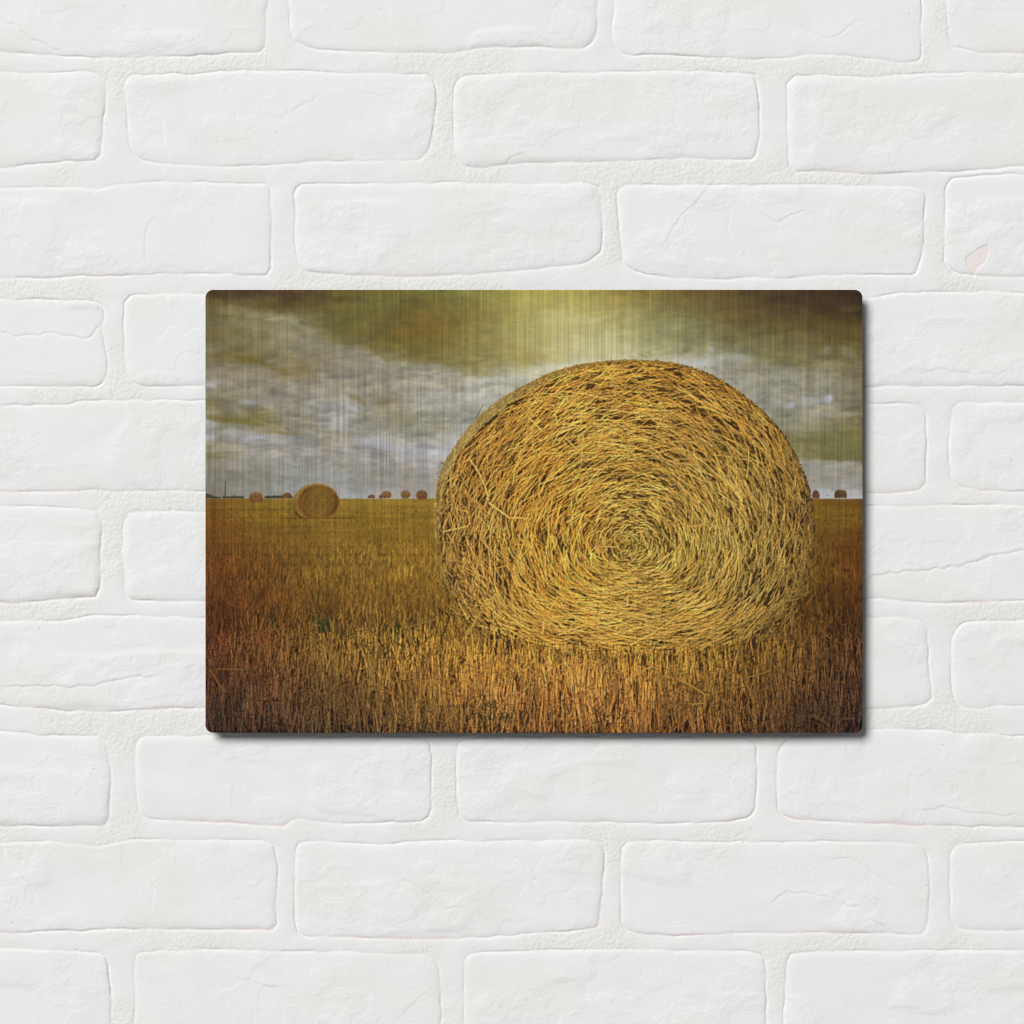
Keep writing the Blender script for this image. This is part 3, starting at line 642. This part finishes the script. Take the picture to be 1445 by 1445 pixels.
# dark slits between the windings
s = coil(7500, 1.0, .6, 1.5, 6, 22, .10, .4, .5, .08)
wgt = .5+.5*sst(760, 620, s[0][:, 1])+.5*sst(800, 660, s[0][:, 0])
ok = R.random(len(s[3])) < wgt
strokes(*[v[ok] for v in s])
strokes(*coil(9500, .10, .55, 1.05, 9, 32, .18, .85, 1.42))
s = coil(11000, 1.0, .6, 1.35, 5, 19, .12, .4, .5, .05)
q = s[0]; wgt = .45+.45*sst(700, 560, q[:, 1])+.5*sst(820, 650, q[:, 0])+.3*sst(1000, 1120, q[:, 0])
wgt = wgt*(.5+1.0*fbm(q[:, 0]/40, q[:, 1]/22, 3, 8))
ok = R.random(len(wgt)) < wgt
strokes(*[v[ok] for v in s])
strokes(*coil(4600, .0, .5, .95, 10, 38, .25, 1.15, 1.75, ang=.12))
# the foot of the bale: hollows under it and straw sticking out into the stubble
n = 900
th = R.uniform(.55, np.pi-.6, n); q = R.uniform(.90, 1.0, n); m_ = fpt(th, q); l = R.uniform(3, 11, n)
an = th+np.pi/2+R.normal(0, .35, n); d = np.stack([l*np.cos(an), l*np.sin(an)*.8], 1)/2
strokes(m_-d, m_, m_+d, R.uniform(.7, 2.0, n), np.array([62, 42, 26])*R.uniform(.7, 1.25, n)[:, None])
n = 1100
th = R.uniform(.05, np.pi-.05, n); q = R.uniform(.88, 1.05, n); m_ = fpt(th, q); l = R.uniform(8, 26, n)
an = th+np.pi/2+R.normal(0, .42, n); d = np.stack([l*np.cos(an), l*np.sin(an)], 1)/2
c = tones(balecol(m_), n, .2, .7, 1.5, .08)
strokes(m_-d, m_+R.normal(0, 1.5, (n, 2)), m_+d, R.uniform(.6, 1.2, n), c)
# loose straws lying across the coil
n = 380
t = np.sqrt(R.uniform(0, .94, n)); th = R.uniform(-np.pi, np.pi, n); m_ = fpt(th, t)
left = sst(900, 640, m_[:, 0]); ok = R.random(n) < .25+.75*left
m_ = m_[ok]; n = len(m_)
an = R.uniform(0, np.pi, n); l = R.uniform(5, 17, n); d = np.stack([l*np.cos(an), l*np.sin(an)], 1)
c = balecol(m_)*R.uniform(1.0, 1.42, n)[:, None]
strokes(m_-d, m_+R.normal(0, 1.2, (n, 2)), m_+d, R.uniform(.8, 1.4, n), np.clip(c, 0, 240))
G = (206, 166, 82)
for a, m_, b, w_ in (((661,646),(674,662),(680,676),1.6),((680,676),(688,692),(689,708),1.7),((689,709),(705,720),(720,732),2.0),((720,731),(735,730),(746,732),1.5),((697,772),(699,800),(698,830),1.4),
                     ((795,615),(808,628),(825,645),1.6),((823,612),(822,630),(820,655),1.6),((760,684),(780,676),(800,668),1.5),((798,738),(812,730),(826,722),1.4),((676,750),(690,747),(705,742),1.3),
                     ((829,783),(836,776),(842,770),1.8),((842,772),(860,771),(874,772),1.3),((721,735),(723,748),(724,760),1.5),((660,742),(640,748),(625,750),1.2),((970,744),(985,741),(998,740),1.3),
                     ((745,852),(770,875),(795,892),1.8),((785,897),(820,884),(855,868),1.8),((765,895),(768,885),(767,875),1.5),((886,853),(884,845),(888,838),1.4),((818,905),(819,920),(818,932),1.6),
                     ((800,920),(835,921),(872,921),1.3),((885,913),(905,901),(925,892),1.6),((694,842),(697,880),(699,912),1.2),((672,882),(700,888),(730,902),1.5),((647,850),(654,862),(660,875),1.3),((746,548),(752,556),(758,565),1.3),((783,585),(786,593),(788,602),1.4),((745,588),(756,598),(764,608),1.5)):
    strokes([a], [m_], [b], [w_], [np.array(G)*R.uniform(.88, 1.12)], .25)
# ear of grain leaning on the lower left
for q in range(26):
    a = np.array([684., 853.])+R.normal(0, 2.6, 2); b = a+np.array([R.uniform(2, 9), -R.uniform(1, 8)])
    strokes([a], [(a+b)/2], [b], [1.2], [np.array((196,156,72))*R.uniform(.8, 1.15)], .2)
strokes([(684,854)], [(668,884)], [(650,908)], [3.0], [(168,128,54)]); strokes([(680,862)], [(662,888)], [(644,918)], [1.4], [(190,150,70)])
# stray straws sticking out against the sky
for a, m_, b, w_, c in (((672,590),(677,580),(683,569),1.0,(120,92,44)),((621,652),(626,655),(632,658),1.2,(60,50,36)),((616,670),(618,667),(620,664),.8,(110,100,70)),((756,538),(758,535),(756,534),1.2,(120,84,34)),
                      ((994,528),(994.5,521),(995,516),.9,(70,56,34)),((900,499),(907,502),(914,505),.9,(140,112,60)),((1077,582),(1079,578),(1078,575),.9,(90,72,40)),((860,508),(864,506),(862,505),.8,(170,150,90)),
                      ((1143,675),(1147,678),(1151,680),.7,(130,122,90)),((1140,800),(1146,812),(1154,822),.9,(140,112,50)),((760,537),(764,533),(770,531),.8,(150,120,50))):
    strokes([a], [m_], [b], [w_], [c], .1)
n = 900      # short fringe round the rim
th = R.uniform(-np.pi-.2, .5, n); r = Rof(RO, th)
p0 = C1+np.stack([(r-2.5)*np.cos(th), (r-2.5)*np.sin(th)], 1)
an = th+np.pi/2*R.choice([-1, 1], n)+R.normal(0, .45, n); l = R.uniform(3, 10, n)
p2 = p0+np.stack([l*np.cos(an), l*np.sin(an)], 1)
ok = (np.hypot(*(p2-C1).T) < Rof(RO, np.arctan2(*(p2-C1).T[::-1]))+2.2)
cc = balecol(p0)*R.uniform(.6, 1.25, n)[:, None]
lf = sst(820, 660, p0[:, 0])[:, None]*sst(700, 640, p0[:, 1])[:, None]
cc = cc*(1-lf)+np.array([160, 134, 76])*R.uniform(.8, 1.15, n)[:, None]*lf
strokes(p0[ok], ((p0+p2)/2)[ok], p2[ok], np.full(ok.sum(), .9), cc[ok], .1)

# ---------------------------------------------------------------- near stubble, in front of the bale
def near(n, ya, yb, **k):
    s = stubble(n, ya, yb, **k)
    x, y, top = s[0][:, 0], s[0][:, 1], s[2][:, 1]
    d = s[0]-C1
    inb = (top < 935) & (np.hypot(s[2][:, 0]-C1[0], top-C1[1]) < Rof(RF, np.arctan2(top-C1[1], s[2][:, 0]-C1[0]))-34+R.normal(0, 11, len(x)))
    inb |= (np.hypot(x-C1[0], y-C1[1]) < Rof(RF, np.arctan2(y-C1[1], x-C1[0]))-10+R.normal(0, 6, len(x))) & (R.random(len(x)) < .9)
    return [v[~inb] for v in s]
strokes(*near(5200, 912, 965, darkf=.34, bright=1.15))
n = 800      # shaded hollows where the bale presses into the stubble
x = R.uniform(690, 1075, n); th = np.arctan2(925-C1[1], x-C1[0])
ye = C1[1]+np.sqrt(np.maximum((Rof(RF, th)*1.0)**2-(x-C1[0])**2, 0)); y = np.minimum(ye, 940)+R.normal(2, 9, n); h = R.uniform(4, 13, n)
p0 = np.stack([x, y], 1); p2 = np.stack([x+R.normal(0, 2, n), y-h], 1)
strokes(p0, (p0+p2)/2, p2, R.uniform(.7, 1.7, n), np.array([60, 41, 26])*R.uniform(.7, 1.3, n)[:, None])
strokes(*near(2200, 935, 965, darkf=.1, bright=1.1))
strokes(*near(4200, 955, 1005, darkf=.36, bright=1.15))
green(690, 995, 12, 8, 60); green(665, 1018, 20, 8, 60); green(720, 1018, 16, 8, 50); green(835, 1015, 24, 8, 70); green(920, 1006, 10, 6, 30); green(1130,1018,14,6,26); green(395,1010,10,6,20); green(590,1025,16,6,30)
strokes(*near(5200, 985, 1082, darkf=.38, bright=1.15))
# thin upright stalks and tangles that catch the light
n = 2600
y = 880+160*R.random(n)**.8; x = R.uniform(288, 1220, n); d = (y-704)/326
h = (5+34*d)*R.uniform(.6, 1.15, n); lean = R.normal(0, .12, n)*h
top = y-h
inb = (top < 935) & (np.hypot(x+lean-C1[0], top-C1[1]) < Rof(RF, np.arctan2(top-C1[1], x+lean-C1[0]))-38)
inb |= (np.hypot(x-C1[0], y-C1[1]) < Rof(RF, np.arctan2(y-C1[1], x-C1[0]))-6)
ok = ~inb; o = np.argsort(y[ok]); x, y, h, lean = (v[ok][o] for v in (x, y, h, lean)); n = len(x)
p0 = np.stack([x, y], 1); p2 = np.stack([x+lean, y-h], 1)
c = fieldcol(x, y-h*.5)*np.array([1., 1.0, .96])*((.72+.28*sst(880, 955, y))*R.uniform(1.05, 1.85, n)*(.7+.6*fbm(x/30, y/20, 3, 4)))[:, None]+np.array([4., 6., 8.])
strokes(p0, (p0+p2)/2+R.normal(0, .8, (n, 2)), p2, R.uniform(.6, 1.1, n), np.clip(c, 10, 235), .15)
n = 1500
y = 890+140*R.random(n); x = R.uniform(288, 1220, n)
kp = (vnoise(x/34, y/22, 17) > .50) & ~((y < 940) & (np.hypot(x-C1[0], y-C1[1]) < Rof(RF, np.arctan2(y-C1[1], x-C1[0]))))
x, y = x[kp], y[kp]; n = len(x)
an = R.uniform(0, np.pi, n); l = R.uniform(3, 10, n); d = np.stack([l*np.cos(an), l*np.sin(an)*.8], 1)
pm = np.stack([x, y], 1)
c = tones(fieldcol(x, y), n, 0, .7, 1.6, .08)
strokes(pm-d, pm+R.normal(0, 4.5, (n, 2)), pm+d, R.uniform(.6, 1.0, n), c, .15)
green(585, 908, 14, 8, 22); green(545, 926, 20, 5, 22); green(690, 1000, 14, 8, 24); green(700, 1020, 26, 6, 30); green(850, 1018, 22, 6, 22); green(470, 890, 10, 5, 12)
# fallen straw
n = 800
x = R.uniform(288, 1220, n); y = 860+170*R.random(n)**.7
an = np.where(R.random(n) < .5, R.normal(0, .35, n), R.uniform(-1.4, 1.4, n)); l = R.uniform(5, 17, n)*(.4+(y-840)/190)
d = np.stack([l*np.cos(an), l*np.sin(an)], 1)*.6
pm = np.stack([x, y], 1)
inb = (np.hypot(*(pm-C1).T) < Rof(RF, np.arctan2(*(pm-C1).T[::-1]))-4) & (y < 925)
c = tones(fieldcol(x, y), n, .06, .8, 1.6, .08)
ok = ~inb
strokes((pm-d)[ok], (pm+R.normal(0, 2, (n, 2)))[ok], (pm+d)[ok], R.uniform(.6, 1.15, n)[ok], c[ok])
for a, m_, b, w_, c in (((296,944),(304,958),(318,978),1.8,(128,80,36)),((305,944),(325,944),(347,945),1.2,(122,94,46)),((574,885),(595,880),(622,872),1.3,(142,108,50)),((955,958),(975,966),(997,982),1.6,(170,130,58)),
                      ((1188,1014),(1198,1014.2),(1208,1014),.8,(98,82,64)),((973,994),(985,993),(997,992),1.8,(160,122,56)),((1050,956),(1070,954),(1088,945),1.6,(140,104,46)),((568,1000),(585,992),(602,984),2.0,(124,88,40)),
                      ((887,957),(905,947),(920,940),1.6,(186,146,66)),((1145,1008),(1158,1016),(1172,1024),1.2,(108,78,38)),((730,992),(740,975),(748,962),2,(176,130,56)),((990,932),(1020,931),(1050,932),1.3,(140,106,44)),((1175,963),(1183,962),(1192,962),1.0,(120,78,42)),((628,1020),(636,1010),(648,1002),1.6,(150,112,50))):
    strokes([a], [m_], [b], [w_], [c])

# ---------------------------------------------------------------- down to one sample per unit
pic = img.reshape(PH, SS, PW, SS, 3).mean((1, 3))
del img, xx, yy, gx, gy
lx, ly = np.meshgrid(np.arange(PW)+OX+.5, np.arange(PH)+OY+.5)
# the brushed metal under the ink: fine vertical grain
gr = (vnoise(lx/1.05, ly/60, 1)-.5)*1.15 + (vnoise(lx/2.2, ly/80, 2)-.5)*.8 + (vnoise(lx/6.5, ly/140, 3)-.5)*.22
gr = np.where(gr > .25, gr*1.25, gr)
gr *= .75+.5*vnoise(lx/60, ly/70, 7)
lum = pic.mean(-1, keepdims=True)
bald = np.hypot(lx-C1[0], ly-C1[1]) < Rof(RF, np.arctan2(ly-C1[1], lx-C1[0]))
amt = np.where(bald, .05, np.where(ly < 704, .115, .11*(1-sst(760, 960, ly))+.03))
pic *= (1+amt*gr)[..., None]
wv = (vnoise(lx/14, ly/1.3, 5)-.5)*.035*(ly < 704)
pic *= (1+wv)[..., None]
pic += R.normal(0, 1.2, pic.shape)
# a little unsharp masking, as prints get
blur = pic.mean(-1); sharp = blur.copy()
for ax in (0, 1): blur = (np.roll(blur, 1, ax)+2*blur+np.roll(blur, -1, ax))/4
pic = np.clip(pic*np.clip(1+.85*(sharp-blur)/(sharp+8), .45, 1.3)[..., None], 8, 250)
b2 = pic.mean(-1); l0 = b2.copy()
for q in range(3):
    for ax in (0, 1): b2 = (np.roll(b2, 2, ax)+2*b2+np.roll(b2, -2, ax))/4
am = np.where(bald | (ly > 860), .38, 0.)
pic = np.clip(pic*np.clip(1+am*(l0-b2)/(b2+8), .5, 1.13)[..., None], 8, 250)
lin = np.where(pic/255 <= .04045, pic/255/12.92, ((pic/255+.055)/1.055)**2.4)

# ================================================================== METAL PRINT
CAMD = 3.0
GAP = 30.0                                    # front of the panel, units off the wall
kk = (CAMD-GAP*S)/CAMD                        # true size: it hangs a little nearer than the wall
def wpt(x, y): return (x-CX)*S*kk, Z0-(y-CY)*S*kk
root = bpy.data.objects.new('metal_print', None); col.objects.link(root)
cx0, cz0 = wpt(OX+PW/2, OY+PH)
root.location = (cx0, -GAP*S, cz0); root.empty_display_size = .05
root['label'] = 'landscape metal print of a round hay bale in stubble, hung on white brick wall'
root['category'] = 'wall print'

rad = 11.0
er = np.array([0, .02, .08, .2, .35, .6])
rows_ = np.concatenate([er, np.arange(1, PH), PH-er[::-1]])
jx, jy = np.meshgrid(np.linspace(0, 1, PW+1), rows_)
dy = np.minimum(jy, PH-jy)
ins = np.where(dy < rad, rad-np.sqrt(np.maximum(rad**2-(rad-dy)**2, 0)), 0)
px = ins+(PW-2*ins)*jx
# colour at the moved sample points
qx = np.clip(px-.5, 0, PW-1.001); qy = np.clip(jy-.5, 0, PH-1.001)
ix, iy = qx.astype(int), qy.astype(int); fx, fy = (qx-ix)[..., None], (qy-iy)[..., None]
pc = (lin[iy, ix]*(1-fx)+lin[iy, ix+1]*fx)*(1-fy)+(lin[iy+1, ix]*(1-fx)+lin[iy+1, ix+1]*fx)*fy
X3, Z3 = wpt(px+OX, jy+OY)
fm_ = grid_mesh('printed_face', X3-cx0, np.zeros_like(X3), Z3-cz0)
GAIN = 1.0
add_color(fm_, 'ink', (pc*GAIN).astype(np.float32))
pf = link('printed_face', fm_, root)

m, nt, bs = new_mat('ink_on_metal')
at = nt.nodes.new('ShaderNodeAttribute'); at.attribute_name = 'ink'
nt.links.new(at.outputs['Color'], bs.inputs['Base Color'])
bs.inputs['Roughness'].default_value = .6; bs.inputs['Specular IOR Level'].default_value = .06
fm_.materials.append(m)

def rounded(name, w, h, r, d0, d1, bev, cxx, czz, mat, parent):
    """rounded plate between depths d0 (front) and d1 (back), bevelled arrises"""
    def loop(g):
        o = []
        for (sx, sz, a0) in ((1, 1, 0), (-1, 1, 90), (-1, -1, 180), (1, -1, 270)):
            for k in range(13):
                a = math.radians(a0+90*k/12)
                o.append((sx*(w/2-r)+(r-g)*math.cos(a), sz*(h/2-r)+(r-g)*math.sin(a)))
        return o
    V = []; F = []
    for g, d in ((bev, d0), (0, d0+bev), (0, d1-bev), (bev, d1)):
        V += [(cxx+a, d, czz+b) for a, b in loop(g)]
    N = 52
    for l in range(3):
        for i in range(N):
            j = (i+1) % N
            F.append((l*N+i, (l+1)*N+i, (l+1)*N+j, l*N+j))
    F.append(tuple(range(N))); F.append(tuple(reversed(range(3*N, 4*N))))
    me = bpy.data.meshes.new(name); me.from_pydata(V, [], F); me.update()
    me.materials.append(mat)
    return link(name, me, parent)
alu, nt, bs = new_mat('brushed_aluminium')
nz = nt.nodes.new('ShaderNodeTexNoise'); nz.inputs['Scale'].default_value = 400
rp = nt.nodes.new('ShaderNodeMapRange'); rp.inputs['To Min'].default_value = .30; rp.inputs['To Max'].default_value = .5
nt.links.new(nz.outputs['Fac'], rp.inputs['Value']); nt.links.new(rp.outputs['Result'], bs.inputs['Roughness'])
bs.inputs['Base Color'].default_value = (.30, .30, .30, 1); bs.inputs['Metallic'].default_value = .9
hz = PH*S*kk/2
rounded('panel', PW*S*kk, PH*S*kk, rad*S*kk, .0003, .0018, .0002, 0, hz, alu, root)
blk, nt, bs = new_mat('black_foam')
nz = nt.nodes.new('ShaderNodeTexNoise'); nz.inputs['Scale'].default_value = 700
rp = nt.nodes.new('ShaderNodeMapRange'); rp.inputs['To Min'].default_value = .02; rp.inputs['To Max'].default_value = .05
cb = nt.nodes.new('ShaderNodeCombineXYZ')
nt.links.new(nz.outputs['Fac'], rp.inputs['Value'])
for i in range(3): nt.links.new(rp.outputs['Result'], cb.inputs[i])
nt.links.new(cb.outputs[0], bs.inputs['Base Color']); bs.inputs['Roughness'].default_value = .9
rounded('mounting_block', .20, .12, .004, .0018, GAP*S-.0015, .0005, 0, hz+.02, blk, root)

# ================================================================== LIGHT AND CAMERA
w = bpy.data.worlds.new('World'); scene.world = w; w.use_nodes = True
bg = w.node_tree.nodes['Background']
bg.inputs['Color'].default_value = (1.0, 1.0, 1.0, 1); bg.inputs['Strength'].default_value = .135

ld = bpy.data.lights.new('softbox', 'AREA'); ld.shape = 'DISK'
DL = 30.0; ld.size = DL*.45
tanx, tany = -.42, .47
v = np.array([tanx, -1.0, tany]); v /= np.linalg.norm(v)
cosi = -v[1]
ld.energy = .915*math.pi**2*DL**2/cosi
ld.color = (1, .998, 1)
lo_ = bpy.data.objects.new('softbox', ld); col.objects.link(lo_)
lo_.location = (v[0]*DL, v[1]*DL, Z0+v[2]*DL)
from mathutils import Vector
lo_.rotation_euler = Vector((v[0], v[1], v[2])).to_track_quat('Z', 'Y').to_euler()

cam = bpy.data.cameras.new('camera'); cam.sensor_width = 36
cam.lens = 36*CAMD/(1445*S); cam.clip_end = 100; cam.clip_start = .05
co = bpy.data.objects.new('camera', cam); col.objects.link(co)
co.location = (0, -CAMD, Z0); co.rotation_euler = (math.pi/2, 0, 0)
scene.camera = co
scene.render.filter_size = 1.15; scene.cycles.filter_width = 1.15
scene.render.resolution_x = scene.render.resolution_y = 1024
vs = scene.view_settings
vs.view_transform = 'Standard'; vs.look = 'None'; vs.exposure = 0; vs.gamma = 1; vs.use_curve_mapping = False
